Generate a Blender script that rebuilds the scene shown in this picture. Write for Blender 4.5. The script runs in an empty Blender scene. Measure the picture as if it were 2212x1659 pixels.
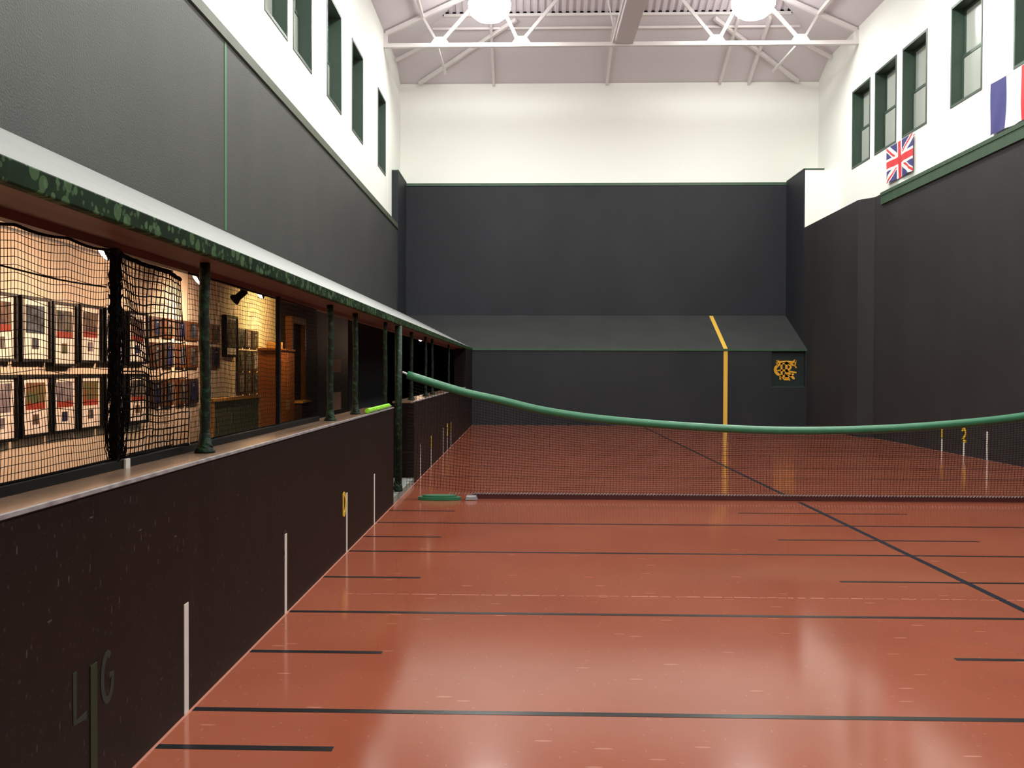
import bpy, bmesh, math, random
from mathutils import Vector, Matrix
random.seed(7)
S = bpy.context.scene
C = bpy.context.collection
PI = math.pi

# ------------------------------------------------------------------ camera
cam_d = bpy.data.cameras.new('camera'); cam = bpy.data.objects.new('camera', cam_d); C.objects.link(cam)
F_PX, W_PX = 2060.0, 2212.0
cam_d.sensor_fit = 'HORIZONTAL'; cam_d.sensor_width = 36.0
cam_d.lens = 36.0*F_PX/W_PX
cam_d.shift_x = 31.0/W_PX
cam_d.clip_start = 0.05; cam_d.clip_end = 200
_yaw = math.atan(62.0/F_PX); _pit = math.atan(29.5/F_PX); _roll = 0.003
_F = Vector((-math.sin(_yaw)*math.cos(_pit), math.cos(_yaw)*math.cos(_pit), -math.sin(_pit)))
_R = Vector((math.cos(_yaw), math.sin(_yaw), 0)); _U = _R.cross(_F)
_R2 = _R*math.cos(_roll)+_U*math.sin(_roll); _U2 = _U*math.cos(_roll)-_R*math.sin(_roll)
cam.matrix_world = Matrix(((_R2.x, _U2.x, -_F.x, 0), (_R2.y, _U2.y, -_F.y, 0), (_R2.z, _U2.z, -_F.z, 1.5), (0, 0, 0, 1)))
S.camera = cam

# ------------------------------------------------------------------ world and exposure
w = bpy.data.worlds.new('world'); S.world = w; w.use_nodes = True
w.node_tree.nodes['Background'].inputs[0].default_value = (0.01, 0.012, 0.02, 1)
w.node_tree.nodes['Background'].inputs[1].default_value = 0.2
S.view_settings.view_transform = 'Standard'; S.view_settings.look = 'None'
S.view_settings.gamma = 1.0; S.view_settings.exposure = 0.0
S.view_settings.use_curve_mapping = False
LAMP_W = 335.0          # each high-bay lamp
SPOT_W = 19.0           # each gallery spot
S.cycles.max_bounces = 8; S.cycles.diffuse_bounces = 5; S.cycles.glossy_bounces = 4
S.cycles.sample_clamp_indirect = 6.0
S.cycles.use_denoising = True

# ------------------------------------------------------------------ materials
def mat(name, col, rough=0.6, metal=0.0, coat=0.0, emit=0.0, noise=None, spec=0.5, bump=None, coat_rough=0.15):
    m = bpy.data.materials.new(name); m.use_nodes = True
    nt = m.node_tree; b = nt.nodes['Principled BSDF']
    c = (col[0], col[1], col[2], 1)
    b.inputs['Base Color'].default_value = c
    b.inputs['Roughness'].default_value = rough
    b.inputs['Metallic'].default_value = metal
    b.inputs['Specular IOR Level'].default_value = spec
    b.inputs['Coat Weight'].default_value = coat
    b.inputs['Coat Roughness'].default_value = coat_rough
    if emit:
        b.inputs['Emission Color'].default_value = c
        b.inputs['Emission Strength'].default_value = emit
    if noise:                                   # (scale, colour 2, low, high[, stretch])
        tc = nt.nodes.new('ShaderNodeTexCoord'); mp = nt.nodes.new('ShaderNodeMapping')
        n = nt.nodes.new('ShaderNodeTexNoise'); r = nt.nodes.new('ShaderNodeValToRGB')
        n.inputs['Scale'].default_value = noise[0]; n.inputs['Detail'].default_value = 5
        if len(noise) > 4: mp.inputs['Scale'].default_value = noise[4]
        r.color_ramp.elements[0].position = noise[2]; r.color_ramp.elements[1].position = noise[3]
        r.color_ramp.elements[0].color = c; r.color_ramp.elements[1].color = (*noise[1], 1)
        nt.links.new(tc.outputs['Object'], mp.inputs[0]); nt.links.new(mp.outputs[0], n.inputs['Vector'])
        nt.links.new(n.outputs['Fac'], r.inputs[0]); nt.links.new(r.outputs[0], b.inputs['Base Color'])
    if bump:
        tc = nt.nodes.new('ShaderNodeTexCoord'); n = nt.nodes.new('ShaderNodeTexNoise'); bp = nt.nodes.new('ShaderNodeBump')
        n.inputs['Scale'].default_value = bump[0]; n.inputs['Detail'].default_value = 3
        bp.inputs['Strength'].default_value = bump[1]; bp.inputs['Distance'].default_value = 0.01
        nt.links.new(tc.outputs['Object'], n.inputs['Vector']); nt.links.new(n.outputs['Fac'], bp.inputs['Height'])
        nt.links.new(bp.outputs[0], b.inputs['Normal'])
    return m

def speckle(m, col, scale, stretch, thr, rot=0.0, amount=1.0, second=None, wall=False):
    """adds sparse scuff marks of their own colour on top of a material"""
    nt = m.node_tree; b = nt.nodes['Principled BSDF']; L = nt.links
    layers = [(scale, stretch, thr, rot, amount)] + (second or [])
    for (sc, st, th, ro, am) in layers:
        tc = nt.nodes.new('ShaderNodeTexCoord'); mp = nt.nodes.new('ShaderNodeMapping')
        mp.inputs['Scale'].default_value = st; mp.inputs['Rotation'].default_value = (0, 0, ro)
        sx = nt.nodes.new('ShaderNodeSeparateXYZ'); cx = nt.nodes.new('ShaderNodeCombineXYZ')
        v = nt.nodes.new('ShaderNodeTexVoronoi'); v.voronoi_dimensions = '2D'; v.inputs['Scale'].default_value = sc
        lt = nt.nodes.new('ShaderNodeMath'); lt.operation = 'LESS_THAN'; lt.inputs[1].default_value = th
        sep = nt.nodes.new('ShaderNodeSeparateColor'); gt = nt.nodes.new('ShaderNodeMath'); gt.operation = 'GREATER_THAN'; gt.inputs[1].default_value = 0.72
        mu = nt.nodes.new('ShaderNodeMath'); mu.operation = 'MULTIPLY'; m2 = nt.nodes.new('ShaderNodeMath'); m2.operation = 'MULTIPLY'; m2.inputs[1].default_value = am
        mx = nt.nodes.new('ShaderNodeMix'); mx.data_type = 'RGBA'
        old = b.inputs['Base Color'].links
        if old: L.new(old[0].from_socket, mx.inputs[6])
        else: mx.inputs[6].default_value = b.inputs['Base Color'].default_value
        mx.inputs[7].default_value = (*col, 1)
        L.new(tc.outputs['Object'], sx.inputs[0]); L.new(sx.outputs[1 if wall else 0], cx.inputs[0]); L.new(sx.outputs[2 if wall else 1], cx.inputs[1])
        L.new(cx.outputs[0], mp.inputs[0]); L.new(mp.outputs[0], v.inputs['Vector'])
        L.new(v.outputs['Distance'], lt.inputs[0]); L.new(v.outputs['Color'], sep.inputs[0]); L.new(sep.outputs[0], gt.inputs[0])
        L.new(lt.outputs[0], mu.inputs[0]); L.new(gt.outputs[0], mu.inputs[1]); L.new(mu.outputs[0], m2.inputs[0])
        L.new(m2.outputs[0], mx.inputs[0]); L.new(mx.outputs[2], b.inputs['Base Color'])
    return m

M = {}
M['floor'] = mat('red_court_floor', (0.225, 0.056, 0.030), 0.12, noise=(0.9, (0.255, 0.068, 0.037), 0.35, 0.65), spec=0.46, bump=(2.2, 0.02))
speckle(M['floor'], (0.42, 0.20, 0.15), 1.3, (1.0, 5.5, 1), 0.045, 0.5, 0.45, second=[(2.6, (6.0, 1, 1), 0.035, 0.9, 0.3), (0.8, (1.0, 6.0, 1), 0.030, -0.5, 0.6), (4.5, (1.0, 2.4, 1), 0.035, 0.2, 0.35)])
M['line'] = mat('black_line_paint', (0.008, 0.007, 0.009), 0.25, spec=0.25)
M['blueline'] = mat('navy_line_paint', (0.007, 0.008, 0.016), 0.25, spec=0.25)
M['seam'] = mat('pale_seam', (0.36, 0.15, 0.11), 0.3)
M['battery'] = mat('dark_brown_wall', (0.0055, 0.0038, 0.0037), 0.5, noise=(3.0, (0.0095, 0.0062, 0.006), 0.3, 0.7, (1, 2.0, 0.6)), spec=0.13)
speckle(M['battery'], (0.14, 0.11, 0.10), 4.5, (3.5, 1, 1), 0.06, -0.5, 0.35, second=[(14.0, (1.4, 1, 1), 0.10, 0.2, 0.16), (2.0, (1, 4.0, 1), 0.03, 0.8, 0.4), (30.0, (1.0, 1, 1), 0.14, 0.1, 0.10)], wall=True)
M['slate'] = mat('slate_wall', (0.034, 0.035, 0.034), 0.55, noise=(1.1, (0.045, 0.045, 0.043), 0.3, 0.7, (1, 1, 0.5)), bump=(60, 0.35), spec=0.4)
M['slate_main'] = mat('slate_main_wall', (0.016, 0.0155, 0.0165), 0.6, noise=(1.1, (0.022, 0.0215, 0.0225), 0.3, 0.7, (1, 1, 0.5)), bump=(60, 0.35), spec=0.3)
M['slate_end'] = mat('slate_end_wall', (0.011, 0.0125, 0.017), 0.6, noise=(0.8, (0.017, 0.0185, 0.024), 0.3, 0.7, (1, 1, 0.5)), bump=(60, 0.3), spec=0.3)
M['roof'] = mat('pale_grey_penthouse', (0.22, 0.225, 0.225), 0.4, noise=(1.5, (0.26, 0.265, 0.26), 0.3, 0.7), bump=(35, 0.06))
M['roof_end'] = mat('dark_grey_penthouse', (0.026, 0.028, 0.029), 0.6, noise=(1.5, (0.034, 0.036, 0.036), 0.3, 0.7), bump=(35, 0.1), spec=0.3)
M['white'] = mat('white_wall_paint', (0.80, 0.80, 0.76), 0.7, bump=(8, 0.12))
M['ceil'] = mat('ceiling_paint', (0.68, 0.62, 0.66), 0.7)
M['steel'] = mat('painted_steel', (0.74, 0.69, 0.69), 0.5)
M['green'] = mat('green_trim', (0.022, 0.060, 0.032), 0.45, noise=(5, (0.032, 0.075, 0.040), 0.35, 0.65))
M['olive'] = mat('olive_trim', (0.060, 0.075, 0.045), 0.5, noise=(4, (0.075, 0.09, 0.06), 0.35, 0.65))
M['mottle'] = mat('mottled_green_paint', (0.0045, 0.022, 0.006), 0.6, noise=(7, (0.0025, 0.013, 0.004), 0.4, 0.6), spec=0.08)
speckle(M['mottle'], (0.075, 0.15, 0.065), 26.0, (1, 1, 1), 0.36, 0.0, 0.75, second=[(14.0, (1, 1, 1), 0.42, 0.3, 0.6), (40.0, (1, 1, 1), 0.34, 0.6, 0.5)], wall=True)
M['postgreen'] = mat('wrapped_green', (0.0025, 0.010, 0.006), 0.6, noise=(26, (0.022, 0.085, 0.032), 0.50, 0.74, (1, 1, 1.3)), bump=(40, 0.6), spec=0.3)
M['wingreen'] = mat('window_green', (0.035, 0.062, 0.045), 0.45)
M['pane'] = mat('frosted_pane', (0.34, 0.36, 0.33), 0.22)
M['brown'] = mat('brown_soffit', (0.085, 0.026, 0.018), 0.5, noise=(3, (0.13, 0.042, 0.028), 0.3, 0.7, (8, 0.6, 8)))
M['ledge'] = mat('polished_ledge', (0.26, 0.16, 0.11), 0.20, noise=(2.5, (0.34, 0.22, 0.15), 0.3, 0.7, (4, 0.6, 1)))
M['nosing'] = mat('worn_grey_edge', (0.34, 0.33, 0.35), 0.4, noise=(14, (0.17, 0.16, 0.18), 0.35, 0.7))
M['concrete'] = mat('grey_concrete', (0.17, 0.19, 0.18), 0.6, noise=(8, (0.26, 0.28, 0.26), 0.4, 0.7))
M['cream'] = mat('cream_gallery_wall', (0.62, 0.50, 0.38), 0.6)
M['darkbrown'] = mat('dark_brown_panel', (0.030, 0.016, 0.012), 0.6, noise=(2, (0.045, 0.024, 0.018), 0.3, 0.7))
M['black'] = mat('black_paint', (0.006, 0.006, 0.006), 0.5, spec=0.15)
M['blackcord'] = mat('black_cord', (0.004, 0.003, 0.003), 0.9, spec=0.05)
M['cord'] = mat('brown_net_cord', (0.016, 0.009, 0.008), 0.9, spec=0.05)
M['band'] = mat('green_net_band', (0.020, 0.13, 0.062), 0.42, noise=(9, (0.028, 0.16, 0.08), 0.3, 0.7))
M['maroon'] = mat('maroon_rubber', (0.055, 0.009, 0.009), 0.5)
M['whitepaint'] = mat('white_paint', (0.66, 0.62, 0.58), 0.5)
M['yellow'] = mat('yellow_paint', (0.62, 0.40, 0.03), 0.45)
M['lineyellow'] = mat('yellow_line', (0.70, 0.42, 0.06), 0.4)
M['gold'] = mat('gold_paint', (0.75, 0.36, 0.025), 0.4)
M['fadegreen'] = mat('faded_green_paint', (0.013, 0.028, 0.021), 0.5, spec=0.25)
M['ghost'] = mat('ghost_paint', (0.009, 0.012, 0.011), 0.5, spec=0.25)
M['linegreen'] = mat('green_line_paint', (0.04, 0.15, 0.06), 0.5)
M['bankgreen'] = mat('dark_green_line', (0.011, 0.026, 0.010), 0.5, spec=0.25)
M['grille'] = mat('dark_green_board', (0.008, 0.017, 0.016), 0.4)
M['lime'] = mat('lime_plastic', (0.25, 0.72, 0.02), 0.35)
M['plaquewood'] = mat('plaque_wood', (0.075, 0.026, 0.009), 0.45, noise=(6, (0.13, 0.05, 0.015), 0.3, 0.7))
M['wood'] = mat('orange_wood', (0.22, 0.07, 0.020), 0.4, noise=(3, (0.28, 0.09, 0.026), 0.3, 0.7, (6, 6, 0.7)))
M['palewood'] = mat('pale_wood', (0.52, 0.26, 0.07), 0.4)
M['benchgreen'] = mat('olive_baize', (0.075, 0.082, 0.040), 0.8)
M['fabric'] = mat('black_curtain', (0.008, 0.009, 0.012), 0.9)
M['lamp'] = mat('lamp_glass', (0.98, 1.0, 0.95), 0.3, emit=15.0)
M['spotglow'] = mat('spot_glow', (1.0, 0.88, 0.72), 0.3, emit=14.0)
M['metal'] = mat('grey_metal', (0.35, 0.35, 0.36), 0.35, metal=0.7)
M['mat_paper'] = mat('picture_mount', (0.70, 0.62, 0.55), 0.6)
M['flag_red'] = mat('flag_red', (0.62, 0.03, 0.04), 0.7)
M['flag_blue'] = mat('flag_blue', (0.040, 0.038, 0.17), 0.7)
M['flag_white'] = mat('flag_white', (0.72, 0.70, 0.70), 0.7)
M['patch'] = mat('pinkish_patch', (0.55, 0.30, 0.20), 0.7)
M['glass_end'] = mat('grey_tip', (0.30, 0.33, 0.30), 0.3)
for i, (a, b_) in enumerate([((0.05, 0.05, 0.05), (0.16, 0.14, 0.12)), ((0.03, 0.035, 0.04), (0.10, 0.12, 0.16)), ((0.28, 0.12, 0.05), (0.10, 0.12, 0.05)),
                             ((0.16, 0.13, 0.16), (0.30, 0.26, 0.28)), ((0.08, 0.05, 0.05), (0.22, 0.14, 0.10)), ((0.02, 0.02, 0.05), (0.035, 0.04, 0.11))]):
    M['print%d' % i] = mat('print_%s' % 'abcdef'[i], tuple(v*0.6 for v in a), 0.6, noise=(9, tuple(v*0.75 for v in b_), 0.4, 0.6), spec=0.1)
M['print_red'] = mat('print_red_floor', (0.26, 0.04, 0.025), 0.6, spec=0.1)

# ------------------------------------------------------------------ mesh helpers
class MB:
    def __init__(s): s.v = []; s.f = []; s.mi = []; s.smooth = False
    def quad(s, a, b, c, d, mi=0): n = len(s.v); s.v += [a, b, c, d]; s.f.append((n, n+1, n+2, n+3)); s.mi.append(mi); return s
    def poly(s, pts, mi=0): n = len(s.v); s.v += list(pts); s.f.append(tuple(range(n, n+len(pts)))); s.mi.append(mi); return s
    def box(s, x0, x1, y0, y1, z0, z1, mi=0):
        n = len(s.v)
        s.v += [(x0,y0,z0),(x1,y0,z0),(x1,y1,z0),(x0,y1,z0),(x0,y0,z1),(x1,y0,z1),(x1,y1,z1),(x0,y1,z1)]
        for f in ((0,3,2,1),(4,5,6,7),(0,1,5,4),(1,2,6,5),(2,3,7,6),(3,0,4,7)): s.f.append(tuple(n+i for i in f)); s.mi.append(mi)
        return s
    def prism(s, poly, axis, a0, a1, mi=0):
        """poly: 2D points in the two other axes (in x,y,z order); extruded along axis"""
        def P(p, t):
            return {'x': (t, p[0], p[1]), 'y': (p[0], t, p[1]), 'z': (p[0], p[1], t)}[axis]
        n = len(s.v); k = len(poly)
        s.v += [P(p, a0) for p in poly]+[P(p, a1) for p in poly]
        s.f.append(tuple(n+i for i in range(k))[::-1]); s.f.append(tuple(n+k+i for i in range(k))); s.mi += [mi, mi]
        for i in range(k): j = (i+1) % k; s.f.append((n+i, n+j, n+k+j, n+k+i)); s.mi.append(mi)
        return s
    def tube(s, pts, r, seg=8, mi=0, cap=True, up=None):
        pts = [Vector(p) for p in pts]; n0 = len(s.v); k = len(pts)
        ref = Vector(up) if up else Vector((0.13, 0.21, 0.97))
        for i, p in enumerate(pts):
            d = (pts[min(i+1, k-1)]-pts[max(i-1, 0)]).normalized()
            rf = ref if abs(d.dot(ref)) < 0.95 else Vector((1, 0.1, 0))
            u = d.cross(rf).normalized(); v = d.cross(u)
            rr = r[i] if isinstance(r, (list, tuple)) else r
            for j in range(seg):
                a = 2*PI*j/seg; q = p+u*(math.cos(a)*rr)+v*(math.sin(a)*rr); s.v.append(tuple(q))
        for i in range(k-1):
            for j in range(seg):
                a = n0+i*seg+j; b = n0+i*seg+(j+1) % seg
                s.f.append((a, b, b+seg, a+seg)); s.mi.append(mi)
        if cap:
            s.f.append(tuple(n0+j for j in range(seg))[::-1]); s.f.append(tuple(n0+(k-1)*seg+j for j in range(seg))); s.mi += [mi, mi]
        return s
    def bar(s, a, b, wd, ht, mi=0):
        """rectangular bar between two points, wd sideways, ht upwards"""
        a = Vector(a); b = Vector(b); d = (b-a).normalized()
        up = Vector((0, 0, 1)) if abs(d.z) < 0.97 else Vector((0, 1, 0))
        u = d.cross(up).normalized(); v = u.cross(d).normalized()
        n = len(s.v)
        for p in (a, b):
            for (i, j) in ((-1,-1),(1,-1),(1,1),(-1,1)): s.v.append(tuple(p+u*(i*wd/2)+v*(j*ht/2)))
        for f in ((0,1,2,3),(7,6,5,4),(0,4,5,1),(1,5,6,2),(2,6,7,3),(3,7,4,0)): s.f.append(tuple(n+i for i in f)); s.mi.append(mi)
        return s
    def lathe(s, prof, c=(0,0,0), seg=24, axis=(0,0,1), mi=0):
        ax = Vector(axis).normalized(); ref = Vector((1,0,0)) if abs(ax.x) < 0.9 else Vector((0,1,0))
        u = ax.cross(ref).normalized(); v = ax.cross(u); c = Vector(c); n0 = len(s.v)
        for (r, h) in prof:
            for j in range(seg):
                a = 2*PI*j/seg; s.v.append(tuple(c+ax*h+u*(r*math.cos(a))+v*(r*math.sin(a))))
        for i in range(len(prof)-1):
            for j in range(seg):
                a = n0+i*seg+j; b = n0+i*seg+(j+1) % seg; s.f.append((a, b, b+seg, a+seg)); s.mi.append(mi)
        s.f.append(tuple(n0+j for j in range(seg))[::-1]); s.f.append(tuple(n0+(len(prof)-1)*seg+j for j in range(seg))); s.mi += [mi, mi]
        return s
    def build(s, name, m, parent=None, smooth=False, bevel=0):
        me = bpy.data.meshes.new(name); me.from_pydata([tuple(p) for p in s.v], [], s.f); me.update()
        ms = m if isinstance(m, (list, tuple)) else [m]
        for x in ms: me.materials.append(x)
        for p, i in zip(me.polygons, s.mi): p.material_index = i; p.use_smooth = smooth
        bm = bmesh.new(); bm.from_mesh(me); bmesh.ops.recalc_face_normals(bm, faces=bm.faces); bm.to_mesh(me); bm.free()
        o = bpy.data.objects.new(name, me); C.objects.link(o)
        if parent is not None:
            o.parent = parent
            if parent.type == 'EMPTY' or parent.location.length > 0: o.matrix_parent_inverse = Matrix.Translation(parent.location).inverted()
        if bevel:
            md = o.modifiers.new('bevel', 'BEVEL'); md.width = bevel; md.segments = 2; md.limit_method = 'ANGLE'
        return o

def tag(o, label=None, cat=None, group=None, kind=None):
    if label: o['label'] = label
    if cat: o['category'] = cat
    if group: o['group'] = group
    if kind: o['kind'] = kind
    return o
def thing(name, label, cat, loc=(0,0,0), group=None):
    o = bpy.data.objects.new(name, None); C.objects.link(o); o.location = loc; o.empty_display_size = 0.1
    return tag(o, label, cat, group)
def struct(name, mb, m, label=None, **k):
    o = mb.build(name, m, **k); tag(o, label, name.split('_')[0], kind='structure'); return o

def ribbon(mb, pts, wd, to3, th=0.004, closed=False):
    """a painted stroke: 2D polyline of width wd, laid on a wall by to3(u, v, out)"""
    n = len(pts)
    L = []; R_ = []
    for i, p in enumerate(pts):
        a = Vector(pts[(i-1) % n] if (closed or i > 0) else p); b = Vector(pts[(i+1) % n] if (closed or i < n-1) else p)
        d = (b-a); d = d.normalized() if d.length else Vector((1, 0)); nrm = Vector((-d.y, d.x))
        p = Vector(p); w_ = wd[i] if isinstance(wd, (list, tuple)) else wd
        L.append(p+nrm*w_/2); R_.append(p-nrm*w_/2)
    m = n if closed else n-1
    for i in range(m):
        j = (i+1) % n
        q = [L[i], R_[i], R_[j], L[j]]
        base = len(mb.v)
        mb.v += [to3(x.x, x.y, 0.0) for x in q]+[to3(x.x, x.y, th) for x in q]
        for f in ((4,5,6,7),(0,1,5,4),(1,2,6,5),(2,3,7,6),(3,0,4,7)): mb.f.append(tuple(base+k for k in f)); mb.mi.append(0)
def arc(cx, cy, rx, ry, a0, a1, n=16):
    return [(cx+rx*math.cos(math.radians(a0+(a1-a0)*i/n)), cy+ry*math.sin(math.radians(a0+(a1-a0)*i/n))) for i in range(n+1)]

# ------------------------------------------------------------------ main dimensions (metres, x across, y down the court)
XB = -1.48      # face of the left battery wall
XL = -3.60      # upper left wall
XM = 7.82       # main (right) wall
XT = 7.57       # tambour and end bay on the right
YB = 26.0       # grille-end battery wall
YE = 28.2       # end wall above the penthouse
YN = -3.6       # near end, behind the viewpoint
XWL, XWR = -3.75, 8.50      # white clerestory walls
NETY = 11.15

# ------------------------------------------------------------------ floor
floor = struct('floor', MB().box(XB, XM, YN, YB, -0.15, 0.0), M['floor'])
def line(x0, x1, y, wd, m='line', name='chase_line'):
    MB().box(x0, x1, y-wd/2, y+wd/2, 0.0, 0.0012).build(name, M[m], floor)
for y in (4.15, 5.86, 7.84, 9.32): line(XB+0.01, XM-0.01, y, 0.045)
for y in (3.73, 5.02, 6.85, 8.53, 10.12):
    line(XB+0.01, -0.76, y, 0.045)
    if y > 4: line(2.24, 4.00, y, 0.040)
for y in (13.4, 14.85, 17.0, 18.0, 18.9, 21.5): line(XB+0.01, XM-0.01, y, 0.04)
MB().box(3.105, 3.155, YN+0.2, 11.0, 0.0, 0.0016).box(3.105, 3.155, 11.3, YB-0.1, 0.0, 0.0016).build('half_court_line', M['blueline'], floor)
for xa in (XB+0.004, XM-0.016): MB().box(xa, xa+0.012, YN+0.1, YB-0.05, 0.0, 0.0014).build('worn_edge', M['seam'], floor)
MB().box(XB+0.02, XT, YB-0.03, YB-0.004, 0.0, 0.0014).build('worn_edge', M['seam'], floor)
sm = MB()
x = -1.2
while x < 6.6:
    l = random.uniform(0.02, 0.12)
    sm.box(x, x+l, 6.335, 6.335+random.choice((0.008, 0.012, 0.006)), 0.0, 0.0009); x += l+random.uniform(0.0, 0.035)
sm.build('worn_seam', M['seam'], floor)

struct('floor_gallery', MB().box(XL, XB-0.002, YN, 28.0, -0.15, 0.075), M['concrete'])

# ------------------------------------------------------------------ left battery wall (two stretches with the net-post opening between)
wl = struct('wall_left', MB().box(XB-0.28, XB, YN, 10.60, 0.08, 1.065), M['battery'])
wlf = struct('wall_left_far', MB().box(XB-0.28, XB, 12.55, YB, 0.0, 1.065).box(XB-0.28, XB, 23.2, YB, 1.065, 2.03), M['battery'])
MB().box(XB-0.003, XB, YN, 10.60, 0.0, 0.08).build('skirting', M['battery'], wl)
for nm, (a, b_) in (('trim_1', (YN, 10.60)), ('trim_2', (12.55, 23.2))):
    t = struct(nm, MB().box(XB-0.29, XB-0.012, a, b_, 1.065, 1.085), M['ledge'])
    MB().box(XB-0.012, XB+0.004, a, b_, 1.074, 1.087).build('nosing', M['nosing'], t)

def on_left(y0, z0, x=XB):
    return lambda u, v, o: (x+0.0005+o, y0+u, z0+v)
def on_right(y0, z0, x=XM):
    return lambda u, v, o: (x-0.0005-o, y0-u, z0+v)
def mark_l(y, h, wd=0.05, m='whitepaint', parent=wl, name='gallery_marker'):
    MB().box(XB, XB+0.003, y-wd/2, y+wd/2, 0.0, h).build(name, M[m], parent)
mark_l(4.10, 0.48); mark_l(5.82, 0.49); mark_l(7.82, 0.485); mark_l(9.25, 0.485)
mark_l(3.21, 0.49, 0.05, 'bankgreen')
mb = MB(); ribbon(mb, [(0, 0.17), (0, 0.0), (0.085, 0.0)], 0.026, on_left(3.075, 0.335), th=0.001); mb.build('letter_l', M['fadegreen'], wl)
mb = MB(); ribbon(mb, arc(0.05, 0.085, 0.042, 0.082, 60, 330, 18)+[(0.092, 0.085), (0.062, 0.085)], 0.026, on_left(3.27, 0.325), th=0.001); mb.build('letter_g', M['fadegreen'], wl)
mb = MB(); ribbon(mb, arc(0.055, 0.12, 0.05, 0.05, 170, -40, 12)+[(0.0, 0.0), (0.12, 0.0)], 0.022, on_left(5.755, 0.335), th=0.001); mb.build('faded_number', M['ghost'], wl)
mb = MB(); ribbon(mb, [(0.0, 0.0), (0.0, 0.165)]+arc(0.03, 0.0825, 0.07, 0.0825, 90, -90, 14), 0.04, on_left(7.665, 0.325), closed=True); mb.build('letter_d', M['yellow'], wl)
for y, h, c in ((13.30, 0.47, 0), (14.80, 0.46, 1), (16.95, 0.47, 0), (17.85, 0.48, 2), (18.72, 0.46, 1)):
    mark_l(y, h if c == 0 else 0.28, 0.05, 'whitepaint', wlf)
    if c:
        mb = MB()
        if c == 1: ribbon(mb, [(-0.04, 0.15), (0.0, 0.18), (0.0, 0.0)], 0.05, on_left(y, 0.29))
        else: ribbon(mb, arc(0.0, 0.13, 0.06, 0.055, 170, -40, 12)+[(-0.065, 0.0), (0.075, 0.0)], 0.045, on_left(y, 0.29))
        mb.build('marker_number', M['yellow'], wlf)

# ------------------------------------------------------------------ side penthouse, fascia, soffit
PZ0, PZ1 = 2.10, 3.14
XPF = XB
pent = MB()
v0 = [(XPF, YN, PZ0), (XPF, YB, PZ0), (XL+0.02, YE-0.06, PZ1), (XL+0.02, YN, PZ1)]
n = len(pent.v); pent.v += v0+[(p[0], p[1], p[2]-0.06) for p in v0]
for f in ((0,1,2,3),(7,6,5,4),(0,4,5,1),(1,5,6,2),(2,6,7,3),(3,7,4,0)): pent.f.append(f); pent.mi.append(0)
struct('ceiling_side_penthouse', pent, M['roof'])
struct('trim_3', MB().box(XPF-0.03, XPF+0.012, YN, YB-0.02, 2.028, 2.102), M['mottle'], bevel=0.006)
struct('trim_4', MB().box(XPF-0.25, XPF-0.031, YN, 23.2, 2.03, 2.042), M['brown'])
struct('trim_5', MB().box(XPF-0.30, XPF-0.251, YN, 23.2, 2.00, 2.12), M['brown'])
# end penthouse
pe = MB()
v0 = [(XPF, YB, PZ0), (XT, YB, PZ0), (XT, YE-0.05, 3.12), (XL+0.04, YE-0.05, 3.12)]
pe.v += v0+[(p[0], p[1], p[2]-0.06) for p in v0]
for f in ((0,1,2,3),(7,6,5,4),(0,4,5,1),(1,5,6,2),(2,6,7,3),(3,7,4,0)): pe.f.append(f); pe.mi.append(0)
endp = struct('ceiling_end_penthouse', pe, M['roof_end'])
sl = (3.12-PZ0)/(YE-0.05-YB)
MB().poly([(5.335, YB-0.002, PZ0+0.003), (5.445, YB-0.002, PZ0+0.003), (5.455, YE-0.07, PZ0+sl*(YE-0.07-YB)+0.003), (5.345, YE-0.07, PZ0+sl*(YE-0.07-YB)+0.003)]).build('yellow_line', M['lineyellow'], endp)
struct('trim_6', MB().box(XPF+0.012, XT, YB-0.025, YB, 2.045, 2.10), M['green'])
# battery wall below it, with the square opening at the right
GX0, GX1, GZ0, GZ1 = 6.63, 7.53, 1.07, 2.045
wb = struct('wall_back', MB().box(XB, GX0, YB, YB+0.3, 0.0, 2.045), M['slate_end'])
struct('wall_back_right', MB().box(GX1, XT, YB, YB+0.3, 0.0, 2.045), M['slate_end'])
struct('wall_back_low', MB().box(GX0, GX1, YB, YB+0.3, 0.0, GZ0), M['slate_end'])
MB().box(5.335, 5.445, YB-0.004, YB, 0.0, 2.045).build('yellow_line', M['lineyellow'], wb)
# grille board with interlaced monogram
gr = thing('grille', 'dark green recessed board with a gold interlaced letter monogram under the end penthouse', 'grille', (7.08, YB+0.12, GZ0))
MB().box(GX0, GX1, YB+0.12, YB+0.16, GZ0, GZ1).build('board', M['grille'], gr)
MB().box(GX0, GX1, YB+0.002, YB+0.12, GZ0, GZ0+0.012).build('sill', M['green'], gr)
mono = MB()
MC = (7.045, YB+0.12, 1.515)
def on_g(u, v, o): return (MC[0]+u, MC[1]-0.001-o*3, MC[2]+v)
def st(p, wd): ribbon(mono, [(a*0.0127*1.0, b*0.0127*1.0) for a, b in p], [x*0.0127 for x in wd] if isinstance(wd, list) else wd*0.0127, on_g, th=0.004)
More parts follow.
